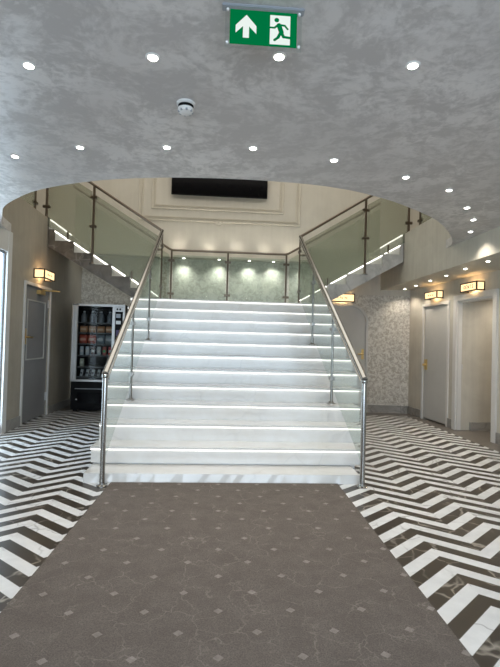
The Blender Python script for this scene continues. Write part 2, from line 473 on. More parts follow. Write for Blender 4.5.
# right: plain grey door
d2 = root_struct('door_2', (wr(7.87), 7.87, 0))
casing(MB(), RD0, RD1, RDH, .05, .02, 1).build('door_frame', 'frame', d2)
rbox(MB(), RD0+.004, RD1-.004, .03, RDH-.004, .012, .05).build('door_leaf', 'door', d2)
h = rbox(MB(), RD1-.115, RD1-.035, .90, 1.09, -.006, .012).build('door_handle', 'brass', d2)
MB().lathe((0, 0, 0), [(.012, 0), (.012, .02), (.028, .025), (.03, .05), (.018, .06)], 16)
kb = MB().tube([(wr(8.2), 8.20, .99), (wr(8.2)-.05, 8.20, .99)], .024).build('knob', 'brass', h, smooth=True)
MB().tube([(wr(8.2)+.012, 8.205, 1.48), (wr(8.2)+.004, 8.205, 1.48)], .014).build('spy_hole', 'alu', d2, smooth=True)
# right: framed opening to the corridor
d3 = root_struct('door_3', (wr(6.73), 6.73, 0))
casing(MB(), RO0, RO1, RDH+.02, .085, .03, 1).build('door_frame', 'frame', d3)
m = MB()
rbox(m, RO1-.025, RO1, 0, RDH+.02, -.001, .16); rbox(m, RO0, RO0+.025, 0, RDH+.02, -.001, .16); rbox(m, RO0, RO1, RDH-.01, RDH+.02, -.001, .16)
m.build('door_lining', 'frame', d3)
MB().box(3.72, 3.735, RO1-.034, RO1-.024, .97, 1.05).build('strike_plate', 'alu', d3)
# arched door under the right-hand flight
d4 = root_struct('door_4', (2.15, 8.95, 0))
def arch(x0, x1, h, r, n=10, flat=0.0):
    pts = [(x0, flat), (x1, flat), (x1, h-r)]
    pts += [(x1-r+r*math.cos(a), h-r+r*math.sin(a)) for a in [PI/2*k/n for k in range(1, n+1)]]
    pts += [(x0+r+r*math.cos(a), h-r+r*math.sin(a)) for a in [PI/2+PI/2*k/n for k in range(0, n+1)]]
    return pts
m = MB(); o = arch(1.46, 2.76, 2.12, .36); i = arch(1.505, 2.715, 2.075, .33)
m.prism([(x, 8.945, z) for x, z in i], (0, .01, 0)).build('door_leaf', 'door', d4)
m = MB()
A = [m.bm.verts.new((x, 8.92, z)) for x, z in o]; B = [m.bm.verts.new((x, 8.92, z)) for x, z in i]
A2 = [m.bm.verts.new((x, 8.95, z)) for x, z in o]; B2 = [m.bm.verts.new((x, 8.95, z)) for x, z in i]
n = len(o)
for k in range(1, n):
    j = (k+1) % n
    m.bm.faces.new((A[k], A[j], B[j], B[k])); m.bm.faces.new((A[k], A2[k], A2[j], A[j])); m.bm.faces.new((B[k], B[j], B2[j], B2[k]))
m.build('door_frame', MT['door'], d4)
h = MB().box(2.635, 2.685, 8.935, 8.945, 1.04, 1.24, .003).build('door_handle', 'brass', d4)
MB().tube([(2.66, 8.94, 1.14), (2.66, 8.885, 1.14), (2.55, 8.885, 1.14)], .011).build('lever', 'brass', h, smooth=True)

# glazed doorway on the left, bright with daylight
w1 = root_struct('window_1', (WL, (LW0+LW1)/2, 0))
m = MB()
m.box(WL-.01, WL+.025, LW1, LW1+.12, 0, CZ).box(WL-.01, WL+.025, LW0-.12, LW0, 0, CZ).box(WL-.01, WL+.02, LW0, LW1, LWH, CZ)
m.build('window_casing', 'frame', w1)
m = MB()
for a, b, z0, z1 in ((LW0, LW0+.07, 0, LWH), (LW1-.012, LW1, 0, LWH), (LW0+.07, LW1-.012, 0, .12), (LW0+.07, LW1-.012, LWH-.03, LWH)):
    m.box(WL-.045, WL-.02, a, b, z0, z1)
m.build('window_frame', 'grey_line', w1)
MB().box(WL-.038, WL-.030, LW0+.07, LW1-.012, .12, LWH-.03).build('window_pane', 'clear', w1)

# ------------------------------------------------------------------ main staircase
WLs = [1.385, 1.385, 1.43, 1.47, 1.50, 1.52, 1.54, 1.56, 1.58, 1.60, 1.62]
WRs = [1.29, 1.37, 1.45, 1.53, 1.60, 1.62, 1.62, 1.62, 1.62, 1.62, 1.62]
st = thing('staircase', (0, D0, 0), 'broad white marble staircase with lit step edges rising to the landing', 'staircase')
m = MB()   # rough bottom slab with chipped lower edge
xs = [-1.365+k*(1.365+1.185)/40 for k in range(41)]
fr = [m.bm.verts.new((x, 4.286+random.uniform(-.006, .006), .0)) for x in xs]
ft = [m.bm.verts.new((x, 4.30, .082)) for x in xs]
bt = [m.bm.verts.new((x, D0+.1, .090)) for x in xs]
bb = [m.bm.verts.new((x, D0+.1, .0)) for x in xs]
for k in range(40):
    m.bm.faces.new((fr[k], fr[k+1], ft[k+1], ft[k])); m.bm.faces.new((ft[k], ft[k+1], bt[k+1], bt[k]))
    m.bm.faces.new((bt[k], bt[k+1], bb[k+1], bb[k]))
m.bm.faces.new((fr[0], ft[0], bt[0], bb[0])); m.bm.faces.new((fr[-1], bb[-1], bt[-1], ft[-1]))
m.build('bottom_slab', 'marble', st)
for k in range(11):
    d = D0+T_*k; z = H0+R_*(k+1); wl, wr_ = WLs[k], WRs[k]
    zb = H0+R_*k+(.016 if k == 0 else 0)
    dn = d+T_ if k < 10 else 8.98
    m = MB()
    m.box(-wl, wr_, d, min(dn+.03, FY+.01) if k == 10 else dn+.03, z-.020, z, .003)
    m.box(-wl+.004, wr_-.004, d+.022, d+T_*.9, zb, z-.020)
    if k < 10: m.box(-wl+.01, wr_-.01, d+T_*.9, dn+.022, 0.0, z-.020)
    else: m.box(-1.364, 1.364, FY+.01, 8.98, z-.14, z)
    if k == 0: m.box(-wl+.06, wr_-.06, d+.06, d+T_, 0, zb)
    s = m.build('step', 'marble', st)
    MB().box(-wl+.006, wr_-.006, d+.001, d+.022, z-.030, z-.0205).build('led_strip', 'led', s)

# ------------------------------------------------------------------ side flights
def side_flight(sg, label, stone):
    f = thing('side_flight', (sg*1.365, FY, LZ), label, 'stairs', 'side flights above the landing')
    edge = 3.035 if sg < 0 else FX-.035
    def X(v): return sg*v
    rx = [1.365+.315*i for i in range(6)]+[edge]
    # stringer: zigzag top, straight sloping bottom
    top = []
    for i in range(6):
        top += [(rx[i], LZ+.185*i), (rx[i], LZ+.185*(i+1))]
    top += [(edge, LZ+.185*6)]
    low = lambda x: 2.125+.575*(x-1.79)
    pts = [(X(a), FY, z) for a, z in top]+[(X(edge), FY, low(edge)), (X(1.365), FY, low(1.365))]
    # build the stringer as vertical strips so that the zigzag fills cleanly
    m = MB()
    for i in range(6):
        a, b = rx[i], rx[i+1]; zt = LZ+.185*(i+1)
        q = [(X(a), FY, low(a)), (X(b), FY, low(b)), (X(b), FY, zt), (X(a), FY, zt)]
        m.prism(q, (0, .035, 0))
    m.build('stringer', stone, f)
    m = MB().prism([(X(1.365), FY, low(1.365)-.03), (X(edge), FY, low(edge)-.03), (X(edge), FY, low(edge)), (X(1.365), FY, low(1.365))], (0, .05, 0))
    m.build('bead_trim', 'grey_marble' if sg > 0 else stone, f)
    m = MB().prism([(X(1.365), FY+.05, low(1.365)-.01), (X(edge), FY+.05, low(edge)-.01), (X(edge), FY+.05, low(edge)+.04), (X(1.365), FY+.05, low(1.365)+.04)], (0, BY-FY-.05, 0))
    m.build('underside_panel', 'wall', f)
    for i in range(7):
        z = LZ+.185*(i+1); a = rx[i]-(.022 if i == 6 else 0)
        b = (rx[i+1] if i < 6 else edge+.15)
        m = MB()
        x0, x1 = sorted((X(a-.012), X(b+.015 if i < 5 else b)))
        if i < 6: m.box(x0, x1, FY+.004, BY, z-.02, z)
        x0, x1 = sorted((X(a+.004), X(a+.02)))
        m.box(x0, x1, FY+.004, BY, z-.185, z-.02)
        if i == 6: m.box(x0, x1, FY+.004, BY, z-.02, z)
        s = m.build('step', 'marble', f)
        x0, x1 = sorted((X(a-.011), X(a+.004)))
        MB().box(x0, x1, FY+.006, BY-.01, z-.032, z-.0205).build('led_strip', 'led_side', s)
    return f
side_flight(-1, 'left upper stair flight with stone stringer coloured dark as if in shade, climbing above the vending machine', 'shaded_grey_marble')
side_flight(1, 'right upper stair flight with pale grey stone stringer, climbing above the arched door', 'grey_marble')

# ------------------------------------------------------------------ balustrades
def post(root, base, top, r=.021, axis='x', clamps=(), mat='steel', flange=True, cs=1):
    x, y, z0 = base
    m = MB().tube([(x, y, z0+.004), (x, y, top)], r, 16)
    if flange: m.lathe((x, y, z0), [(.05, .0), (.05, .008), (.03, .016), (.024, .03)], 20)
    p = m.build('post', mat, root, smooth=True)
    for zc in clamps:
        if axis == 'y': MB().box(x-.026, x+.026, y-.06, y+.06, zc-.022, zc+.022, .004).build('clamp', mat, p)
        else: MB().box(x-.06, x+.06, y-.026, y+.026, zc-.022, zc+.022, .004).build('clamp', mat, p)
    return p
def rail_z(y): return 1.0+.592*(y-4.199)
def nose_z(y): return max(.22+.506*(y-4.23), .2774+.574*(y-4.5625))     # lower edge of the glass
for sg, lb in ((-1, 'stainless steel and glass balustrade along the left side of the main stairs'),
               (1, 'stainless steel and glass balustrade along the right side of the main stairs')):
    x = sg*1.175
    b = thing('stair_balustrade', (x, 4.199, 0), lb, 'balustrade', 'balustrades of the main stairs')
    ys = (4.199, 5.4147, 6.611, 7.83); zs = (0.0, H0+3*R_, H0+7*R_, LZ)
    for i, (y, z) in enumerate(zip(ys, zs)):
        t = rail_z(y)-.01
        cl = () if i == 0 else ((t-.22, z+.30) if i < 3 else (t-.25, z+.22))
        post(b, (x, y, z), t, .024 if i == 0 else .018, 'y', cl, 'steel' if i == 0 else 'post_steel' if i < 3 else 'bronze')
    MB().tube([(x, 4.185, 1.0-.008), (x, 7.83, rail_z(7.83))], .029, 16).build('handrail', 'steel', b, smooth=True)
    MB().tube([(x-sg*.012, 4.23, rail_z(4.23)-.062), (x-sg*.012, 7.80, rail_z(7.80)-.062)], .012, 10).build('glass_channel', 'steel', b, smooth=True)
    if sg: MB().lathe((x, 4.199, .955), [(.026, 0), (.031, .006), (.031, .03), (.026, .036)], 20).build('collar', 'steel', b, smooth=True)
    for y0, y1 in zip(ys, ys[1:]):
        a, c = y0+.03, y1-.03
        MB().prism([(x-.006, a, nose_z(a)), (x-.006, c, nose_z(c)), (x-.006, c, rail_z(c)-.08), (x-.006, a, rail_z(a)-.08)], (.012, 0, 0)).build('glass_panel', 'glass', b)

for sg, lb in ((-1, 'bronze-railed glass balustrade along the front of the left upper flight'),
               (1, 'bronze-railed glass balustrade along the front of the right upper flight')):
    b = thing('flight_balustrade', (sg*1.175, FY, LZ), lb, 'balustrade', 'front balustrades of the upper flights')
    rz = lambda a: 3.150+.628*(a-1.175)
    pn = lambda a: LZ+.185+.587*(a-1.365)-.015   # pitch line through the nosings
    e = 3.08
    MB().tube([(sg*1.175, FY, 3.150), (sg*e, FY, rz(e))], .024, 14).build('handrail', 'bronze', b, smooth=True)
    post(b, (sg*2.315, FY, LZ+.185*4-.185), rz(2.315)-.01, .022, 'x', (3.66, 3.17), 'bronze')
    post(b, (sg*e, FY, GZ), rz(e)-.01, .022, 'x', (3.95, 3.47), 'bronze')
    for a0, a1 in ((1.21, 2.285), (2.345, e-.03)):
        q = [(sg*a0, FY-.012, pn(a0)), (sg*a1, FY-.012, pn(a1)), (sg*a1, FY-.012, rz(a1)-.15), (sg*a0, FY-.012, rz(a0)-.13)]
        MB().prism(q, (0, .012, 0)).build('glass_panel', 'glass_side', b)
    for a in (1.66, 2.72):
        MB().box(sg*a-.012, sg*a+.012, FY-.022, FY+.01, pn(a)-.02, pn(a)+.12, .003).build('clip', 'bronze', b)

b = thing('landing_balustrade', (0, 8.92, LZ), 'bronze-railed glass balustrade across the back of the landing', 'balustrade')
rb = 3.045
xsb = (-1.12, -.04, 1.10)
for x in xsb: post(b, (x, 8.92, LZ), rb-.01, .018, 'x', (rb-.2, LZ+.22), 'bronze')
MB().tube([(-3.0, 8.92, rb+.60*1.9), (-1.16, 8.92, rb+.02), (-1.10, 8.92, rb), (1.08, 8.92, rb), (1.14, 8.92, rb+.02), (2.95, 8.92, rb+.60*1.83)], .022, 12).build('handrail', 'bronze', b, smooth=True)
for a, c in zip(xsb, xsb[1:]):
    MB().box(a+.03, c-.03, 8.914, 8.926, LZ+.06, rb-.09).build('glass_panel', 'glass', b)
for sg in (-1, 1):
    a, c = sg*1.16, sg*2.95
    MB().prism([(a, 8.914, LZ+.08), (sg*1.365, 8.914, LZ+.08), (c, 8.914, LZ+.20+.587*1.6), (c, 8.914, rb-.09+.6*1.8), (a, 8.914, rb-.09)], (0, .012, 0)).build('glass_panel', 'glass', b)

for sg, lb in ((-1, 'glass balustrade on the gallery edge above the left wall lamp'), (1, 'glass balustrade on the gallery edge above the right fascia')):
    x = sg*3.12
    b = thing('gallery_balustrade', (x, FY-.05, GZ), lb, 'balustrade', 'balustrades of the galleries')
    MB().tube([(x, FY-.05, GZ+1.05), (x, 4.6, GZ+1.05)], .024, 12).build('handrail', 'bronze', b, smooth=True)
    for y in (7.45, 6.1, 4.8): post(b, (x, y, GZ), GZ+1.04, .020, 'y', (GZ+.14, GZ+.8), 'bronze')
    for y0, y1 in ((7.42, 6.13), (6.07, 4.83)):
        MB().box(x-.006, x+.006, y1, y0, GZ+.05, GZ+.97).build('glass_panel', 'glass_side', b)

# ------------------------------------------------------------------ carpet
o = MB().prism([(-1.262, -2.2, 0), (.83, -2.2, 0), (.965, 4.27, 0), (-1.115, 4.27, 0)], (0, 0, .012)).build('carpet', 'carpet', None, (0, 1, 0.0))
o.data.transform(Matrix.Translation((0, 1, 0))); o.location = (0, 0, .0)
tag(o, 'brown-grey carpet runner patterned with small diamonds, leading to the stairs', 'carpet')

# ------------------------------------------------------------------ screen on the back wall
tv = thing('television', (-.24, WY, 4.38), 'black wall-mounted flat television high above the landing', 'television')
MB().box(-1.25, .77, WY-.10, WY-.055, 4.375, 5.53, .006).build('casing', 'black', tv)
MB().box(-1.235, .755, WY-.103, WY-.099, 4.395, 5.515).build('screen', 'screen', tv)
MB().box(-.6, .12, WY-.056, WY-.004, 4.7, 5.2).build('wall_bracket', 'black', tv)

# ------------------------------------------------------------------ vending machine
VX0, VX1, VY0, VY1, VH = -2.79, -1.87, 8.43, 9.22, 1.925
vm = thing('vending_machine', ((VX0+VX1)/2, VY0, 0), 'black and silver glass-front snack vending machine beside the stairs', 'vending machine')
wx0, wx1, wz0, wz1 = -2.70, -2.09, .60, 1.86      # display opening
m = MB()
m.box(VX0, VX0+.04, VY0+.06, VY1, .03, VH).box(wx1+.02, VX1, VY0+.06, VY1, .03, VH)
m.box(VX0+.04, wx1+.02, VY1-.06, VY1, .03, VH).box(VX0+.04, wx1+.02, VY0+.06, VY1-.06, VH-.05, VH).box(VX0+.04, wx1+.02, VY0+.06, VY1-.06, .03, .57)
m.build('cabinet', 'black', vm)
fp = MB().box(VX0+.005, VX1-.005, VY0+.02, VY0+.06, .06, .535, .006).build('lower_panel', 'black', vm)
MB().box(VX0+.12, VX0+.66, VY0+.005, VY0+.022, .16, .34, .008).build('delivery_flap', 'screen', fp)
MB().box(VX0+.10, VX0+.20, VY0+.008, VY0+.021, .205, .225).build('badge', 'alu', fp)
MB().box(VX0+.08, VX1-.2, VY0+.012, VY0+.021, .40, .41).build('seam', 'grey_line', fp)
m = MB()
m.box(VX0, VX0+.035, VY0, VY0+.06, .54, VH, .004).box(VX0+.055, wx0, VY0, VY0+.06, .54, VH, .004)
m.box(VX0+.03, VX0+.06, VY0+.03, VY0+.06, .54, VH)
m.box(VX0, VX1, VY0, VY0+.06, VH-.04, VH, .004).box(VX0, wx1+.06, VY0, VY0+.06, .535, .57, .004)
m.box(wx1, wx1+.05, VY0, VY0+.06, .57, VH-.04, .004).box(VX1-.035, VX1, VY0, VY0+.06, .535, VH-.04, .004)
m.build('display_door', 'alu', vm)
MB().box(wx0, wx1, VY0+.02, VY0+.028, .57, VH-.04).build('glass_pane', 'clear', vm)
cpn = MB().box(wx1+.05, VX1-.035, VY0+.012, VY0+.06, .55, VH-.04).build('control_panel', 'black', vm)
m = MB().box(wx1+.052, VX1-.037, VY0+.006, VY0+.013, 1.80, 1.88); m.build('top_plate', 'alu', cpn)
MB().box(wx1+.07, wx1+.10, VY0+.002, VY0+.007, 1.825, 1.86).build('coin_slot', 'black', cpn)
MB().box(wx1+.12, wx1+.15, VY0+.002, VY0+.007, 1.825, 1.86).build('return_button', 'black', cpn)
MB().box(wx1+.065, wx1+.145, VY0+.004, VY0+.013, 1.69, 1.76, .003).build('display', 'grey_line', cpn)
MB().box(wx1+.065, wx1+.150, VY0+.002, VY0+.013, 1.575, 1.635, .004).build('card_reader', 'alu', cpn)
MB().box(wx1+.07, wx1+.145, VY0+.004, VY0+.013, 1.36, 1.47, .003).build('keypad', plain('purple_keypad', (.07, .04, .14), .4), cpn)
MB().box(VX0+.04, VX0+.1, VY0+.08, VY0+.14, 0, .03).build('foot', 'black', vm)
MB().box(VX1-.1, VX1-.04, VY0+.08, VY0+.14, 0, .03).build('foot', 'black', vm)
MB().box(VX0+.04, VX0+.1, VY1-.14, VY1-.08, 0, .03).build('foot', 'black', vm)
MB().box(VX1-.1, VX1-.04, VY1-.14, VY1-.08, 0, .03).build('foot', 'black', vm)
sh = [1.60, 1.415, 1.215, 1.005, .80, .615]
MT['shelf'] = plain('dark_shelf', (.05, .05, .052), .4, .4)
for z in sh:
    s = MB().box(wx0, wx1, VY0+.06, VY1-.1, z-.012, z-.002).build('shelf', 'shelf', vm)
    MB().box(wx0, wx1, VY0+.052, VY0+.06, z-.022, z).build('price_rail', 'shelf', s)
# goods on the shelves: every packet and can a thing of its own
def pack_mesh(w, d, h, pillow=True):
    m = MB(); nx, nz = 6, 7
    fr = {}; bk = {}
    for i in range(nx+1):
        for j in range(nz+1):
            u, v = i/nx, j/nz
            bul = (math.sin(PI*u)**.6)*(math.sin(PI*v)**.5) if pillow else 1
            pin = 1-.10*abs(2*v-1)**3
            x = (u-.5)*w*pin; z = v*h
            fr[i, j] = m.bm.verts.new((x, -d/2*bul-.001, z)); bk[i, j] = m.bm.verts.new((x, d/2*bul+.001, z))
    for i in range(nx):
        for j in range(nz):
            m.bm.faces.new((fr[i, j], fr[i+1, j], fr[i+1, j+1], fr[i, j+1])); m.bm.faces.new((bk[i, j], bk[i, j+1], bk[i+1, j+1], bk[i+1, j]))
    for i in range(nx):
        m.bm.faces.new((fr[i, 0], bk[i, 0], bk[i+1, 0], fr[i+1, 0])); m.bm.faces.new((fr[i, nz], fr[i+1, nz], bk[i+1, nz], bk[i, nz]))
    for j in range(nz):
        m.bm.faces.new((fr[0, j], fr[0, j+1], bk[0, j+1], bk[0, j])); m.bm.faces.new((fr[nx, j], bk[nx, j], bk[nx, j+1], fr[nx, j+1]))
    return m
def good(kind, x, z, w, d, h, col, label, cat, group, band=None, tilt=0.0):
    r = thing(kind, (x, VY0+.15, z), label, cat, group)
    mm = plain('wrap_'+kind, col, .35, 0, .5, .15, 40)
    if kind == 'drink_bottle':
        m = MB().lathe((x, VY0+.15, z), [(w*.46, 0), (w*.5, .01), (w*.5, h*.55), (w*.42, h*.68), (w*.18, h*.86), (w*.18, h*.9)], 16)
        m.build('bottle_body', mm, r, smooth=True)
        MB().lathe((x, VY0+.15, z+h*.9), [(w*.2, 0), (w*.2, h*.1)], 12).build('cap', plain('cap', band, .4), r, smooth=True)
    else:
        m = pack_mesh(w, d, h)
        for v in m.bm.verts: v.co += Vector((x, VY0+.15, z))
        m.build('wrapper', mm, r, smooth=True)
        if band:
            MB().box(x-w*.36, x+w*.36, VY0+.15-d/2-.006, VY0+.15-d/2+.002, z+h*.34, z+h*.62, .002).build('front_band', plain('band', band, .45, 0, .5, .2, 60), r)
    if tilt: r.rotation_euler = (0, tilt, 0)
    return r
ordn = ['first', 'second', 'third', 'fourth', 'fifth', 'sixth']
def xc(i, n): return wx0+(i+.5)*(wx1-wx0)/n
for i in range(4):
    good('drink_bottle', xc(i, 4), sh[0], .10, .1, .20, (.10, .11, .125), 'dark drink bottle, %s from the left on the top vending shelf' % ordn[i], 'bottle', 'bottles on the top vending shelf', (.42, .44, .46))
for i in range(4):
    good('snack_packet', xc(i, 4), sh[1], .135, .06, .115, (.40, .19, .09), 'brown-orange packet, %s from the left on the second vending shelf' % ordn[i], 'snack', 'packets on the second vending shelf', (.50, .34, .22))
for i, (c, bn, nm) in enumerate((((.36, .06, .035), (.45, .2, .14), 'red'), ((.38, .07, .035), (.46, .26, .16), 'red'), ((.19, .22, .25), (.34, .36, .38), 'grey-blue'), ((.20, .23, .24), (.36, .37, .38), 'grey-blue'))):
    good('snack_packet', xc(i, 4), sh[2], .14, .07, .155, c, '%s crisp packet, %s from the left on the third vending shelf' % (nm, ordn[i]), 'snack', 'packets on the third vending shelf', bn)
for i, (c, nm) in enumerate((((.42, .45, .50), 'silver'), ((.55, .57, .60), 'white'), ((.16, .11, .10), 'brown'), ((.50, .52, .52), 'pale'), ((.42, .13, .11), 'red and pale'), ((.46, .06, .07), 'red'))):
    good('chocolate_bar', xc(i, 6), sh[3], .066, .035, .155, c, '%s snack bar, %s from the left on the fourth vending shelf' % (nm, ordn[i]), 'snack', 'bars on the fourth vending shelf', (.08, .38, .14) if i == 4 else (.6, .58, .55))
good('snack_packet', xc(0, 6)+.01, sh[4], .075, .04, .14, (.46, .46, .36), 'pale green packet alone at the left of the fifth vending shelf', 'snack', 'packets on the fifth vending shelf', (.62, .62, .52))
for i in range(6):
    good('chocolate_bar', xc(i, 6), sh[5]+.006, .05, .03, .125, (.55, .55, .56), 'slanted silver bar, %s from the left on the lowest vending shelf' % ordn[i], 'snack', 'bars on the lowest vending shelf', (.1, .1, .1), .18)

# ------------------------------------------------------------------ exit sign
ey = 1.915
ex = thing('exit_sign', (-.032, ey, 2.69), 'green and white emergency exit sign hanging from the ceiling', 'sign')
SX0, SX1, SZ0, SZ1 = -.184, .120, 2.5525, 2.7025
TL = .003
MB().box(-.206, .143, ey-.012, ey+.03, 2.709, CZ, .003).build('mounting_bar', 'grey_line', ex)
MB().box(SX0-.008, SX1+.014, ey+.004, ey+.010, SZ0-.012, 2.7115).build('acrylic_panel', 'acrylic', ex)
MB().box(SX0+.012, SX1-.008, ey, ey+.004, SZ0+.003, SZ1-.002).build('green_face', 'sign_green', ex)
gx0, gx1, gz0, gz1 = SX0+.012, SX1-.008, SZ0+.003, SZ1-.002
def S(px, py):   # drawing coordinates of the sign face
    return (gx0+(px-58)/367*(gx1-gx0), gz1-(py-50)/205*(gz1-gz0))
def sign_poly(m, pts, y, d=.0012):
    m.prism([(S(*p)[0], y, S(*p)[1]) for p in pts], (0, -d, 0)); return m
m = sign_poly(MB(), [(148, 80), (203, 145), (203, 190), (163, 148), (163, 217), (130, 217), (130, 148), (90, 190), (90, 145)], ey)
m.build('arrow', 'sign_white', ex)
m = sign_poly(MB(), [(277, 70), (388, 70), (388, 245), (277, 245)], ey); dp = m.build('doorway_pictogram', 'sign_white', ex)
m = MB()
def limb(m, a, b, w):
    a, b = Vector(a), Vector(b); t = (b-a).normalized(); n = Vector((-t.y, t.x))*w/2
    sign_poly(m, [tuple(a+n), tuple(b+n), tuple(b-n), tuple(a-n)], ey-.0012)
    for c in (a, b):
        sign_poly(m, [(c.x+w/2*math.cos(2*PI*k/12), c.y+w/2*math.sin(2*PI*k/12)) for k in range(12)], ey-.0012-random.uniform(.0001, .0004))
sign_poly(m, [(313+13*math.cos(2*PI*k/16), 99+13*math.sin(2*PI*k/16)) for k in range(16)], ey-.0012)
limb(m, (326, 130), (340, 172), 26)
limb(m, (322, 126), (302, 146), 11); limb(m, (302, 146), (280, 146), 10)
limb(m, (336, 128), (358, 130), 11); limb(m, (358, 130), (374, 150), 10)
limb(m, (342, 176), (352, 198), 17); limb(m, (352, 198), (398, 203), 14)
limb(m, (334, 178), (322, 204), 17); limb(m, (322, 204), (303, 220), 14)
m.build('running_figure', 'sign_green', ex)
for x, z in ((SX0+.002, SZ1-.004), (SX1+.002, SZ1-.004), (SX0+.002, SZ0+.006), (SX1+.002, SZ0+.006)):
    MB().tube([(x, ey+.006, z), (x, ey-.002, z)], .0055, 12).build('screw', 'plastic', ex, smooth=True)

# ------------------------------------------------------------------ smoke detector
sd = thing('smoke_detector', (-.415, 2.75, CZ), 'white round smoke detector on the ceiling left of the exit sign', 'smoke detector')
MB().lathe((-.415, 2.75, CZ), [(.056, 0), (.056, -.012), (.050, -.016)], 28).build('base', 'plastic', sd, smooth=True)
MB().lathe((-.415, 2.75, CZ), [(.046, -.014), (.046, -.034)], 28).build('vent_ring', 'black', sd, smooth=True)
hd = MB().lathe((-.415, 2.75, CZ), [(.048, -.034), (.049, -.038), (.043, -.054), (.028, -.062), (.012, -.063)], 28).build('head', 'plastic', sd, smooth=True)
for k in range(8):
    a = 2*PI*k/8+.2
    x, y = -.415+.040*math.cos(a), 2.75+.040*math.sin(a)
    MB().box(x-.006, x+.006, y-.006, y+.006, CZ-.058, CZ-.048).build('slot', 'grey_line', hd)

# ------------------------------------------------------------------ downlights
def spot(name, loc, power, col, size, blend=.6, rot=(0, 0, 0), rad=.03):
    l = bpy.data.lights.new(name, 'SPOT'); l.energy = power; l.color = col; l.spot_size = math.radians(size); l.spot_blend = blend
    l.shadow_soft_size = rad
    o = bpy.data.objects.new(name, l); C.objects.link(o); o.location = loc; o.rotation_euler = rot; return o
proto = thing('downlight', (0, 0, CZ), 'x', 'ceiling light')
MB().lathe((0, 0, CZ), [(.030, -.004), (.046, -.005), (.052, -.001), (.052, 0)], 28).build('trim_ring', 'plastic', proto, smooth=True)
MB().lathe((0, 0, CZ), [(.033, -.0042), (.033, -.008), (.030, -.009)], 24).build('lens', 'lens', proto, smooth=True)
dl = [((-1.21, 2.46), 'ceiling downlight at the far left of the row nearest the viewer'),
      ((-.550, 2.317), 'ceiling downlight left of the smoke detector in the nearest row'),
      ((.077, 2.240), 'ceiling downlight directly beneath the green exit sign'),
      ((.755, 2.238), 'ceiling downlight right of the exit sign in the nearest row'),
      ((-1.817, 3.723), 'ceiling downlight nearest the left wall, along the curved opening'),
      ((-1.246, 3.48), 'second ceiling downlight from the left wall along the curved opening'),
      ((-.598, 3.394), 'ceiling downlight in front of the left end of the television'),
      ((.031, 3.327), 'ceiling downlight in front of the right end of the television'),
      ((.663, 3.463), 'ceiling downlight above the right post where main and upper rails meet'),
      ((1.341, 3.731), 'ceiling downlight above the right upper flight'),
      ((1.843, 3.985), 'largest-looking of the four clustered ceiling downlights by the right curve'),
      ((2.272, 4.458), 'second of the four clustered ceiling downlights by the right curve'),
      ((2.570, 4.860), 'third of the four clustered ceiling downlights by the right curve'),
      ((2.822, 5.366), 'farthest of the four clustered ceiling downlights, beside the right fascia')]
for i, ((x, y), lb) in enumerate(dl):
    o = proto if i == 0 else copy_tree(proto)
    o.location = (x, y, CZ); o.scale = (.72, .72, 1); tag(o, lb, 'ceiling light', 'downlights in the low ceiling')
    spot('downlight_lamp', (x, y, CZ-.02), 18, (1, .93, .82), 120)
sl = [((3.20, 5.62), 'soffit downlight above the corridor lamp, nearest the viewer'),
      ((3.235, 6.22), 'soffit downlight just left of the corridor lamp'),
      ((3.285, 6.86), 'soffit downlight between the two right-hand wall lamps'),
      ((3.31, 7.45), 'soffit downlight beside the lamp over the grey door'),
      ((3.35, 8.10), 'soffit downlight second from the flecked wall'),
      ((3.36, 8.62), 'soffit downlight nearest the flecked wall')]
for i, ((x, y), lb) in enumerate(sl):
    o = copy_tree(proto); o.location = (x, y, SZ); o.scale = (.66, .66, 1); tag(o, lb, 'ceiling light', 'downlights in the right soffit')
    spot('soffit_lamp', (x, y, SZ-.02), 15, (1, .90, .76), 125)
nl = [(-.945, 'left'), (-.213, 'middle left'), (.42, 'middle right'), (.93, 'right'), (1.62, 'far right')]
for x, w in nl:
    o = copy_tree(proto); o.location = (x, WY-.15, 3.03); o.scale = (.75, .75, 1)
    tag(o, '%s small downlight under the ledge behind the landing glass' % w, 'wall light', 'lights under the ledge')
    spot('ledge_lamp', (x, WY-.15, 3.01), 24, (.97, 1, .94), 120, 1)
for x, w in zip((-1.08, -.43, .16, .755, 1.28), ('leftmost', 'second from left', 'central', 'second from right', 'rightmost')):
    o = copy_tree(proto); o.location = (x, WY-.16, 3.09); o.rotation_euler = (PI, 0, 0); o.scale = (.6, .6, 1)
    tag(o, '%s small uplight on the ledge behind the landing rail' % w, 'wall light', 'uplights on the ledge')
    spot('uplight_lamp', (x, WY-.16, 3.11), 5, (1, .93, .80), 130, 1, (PI, 0, 0))

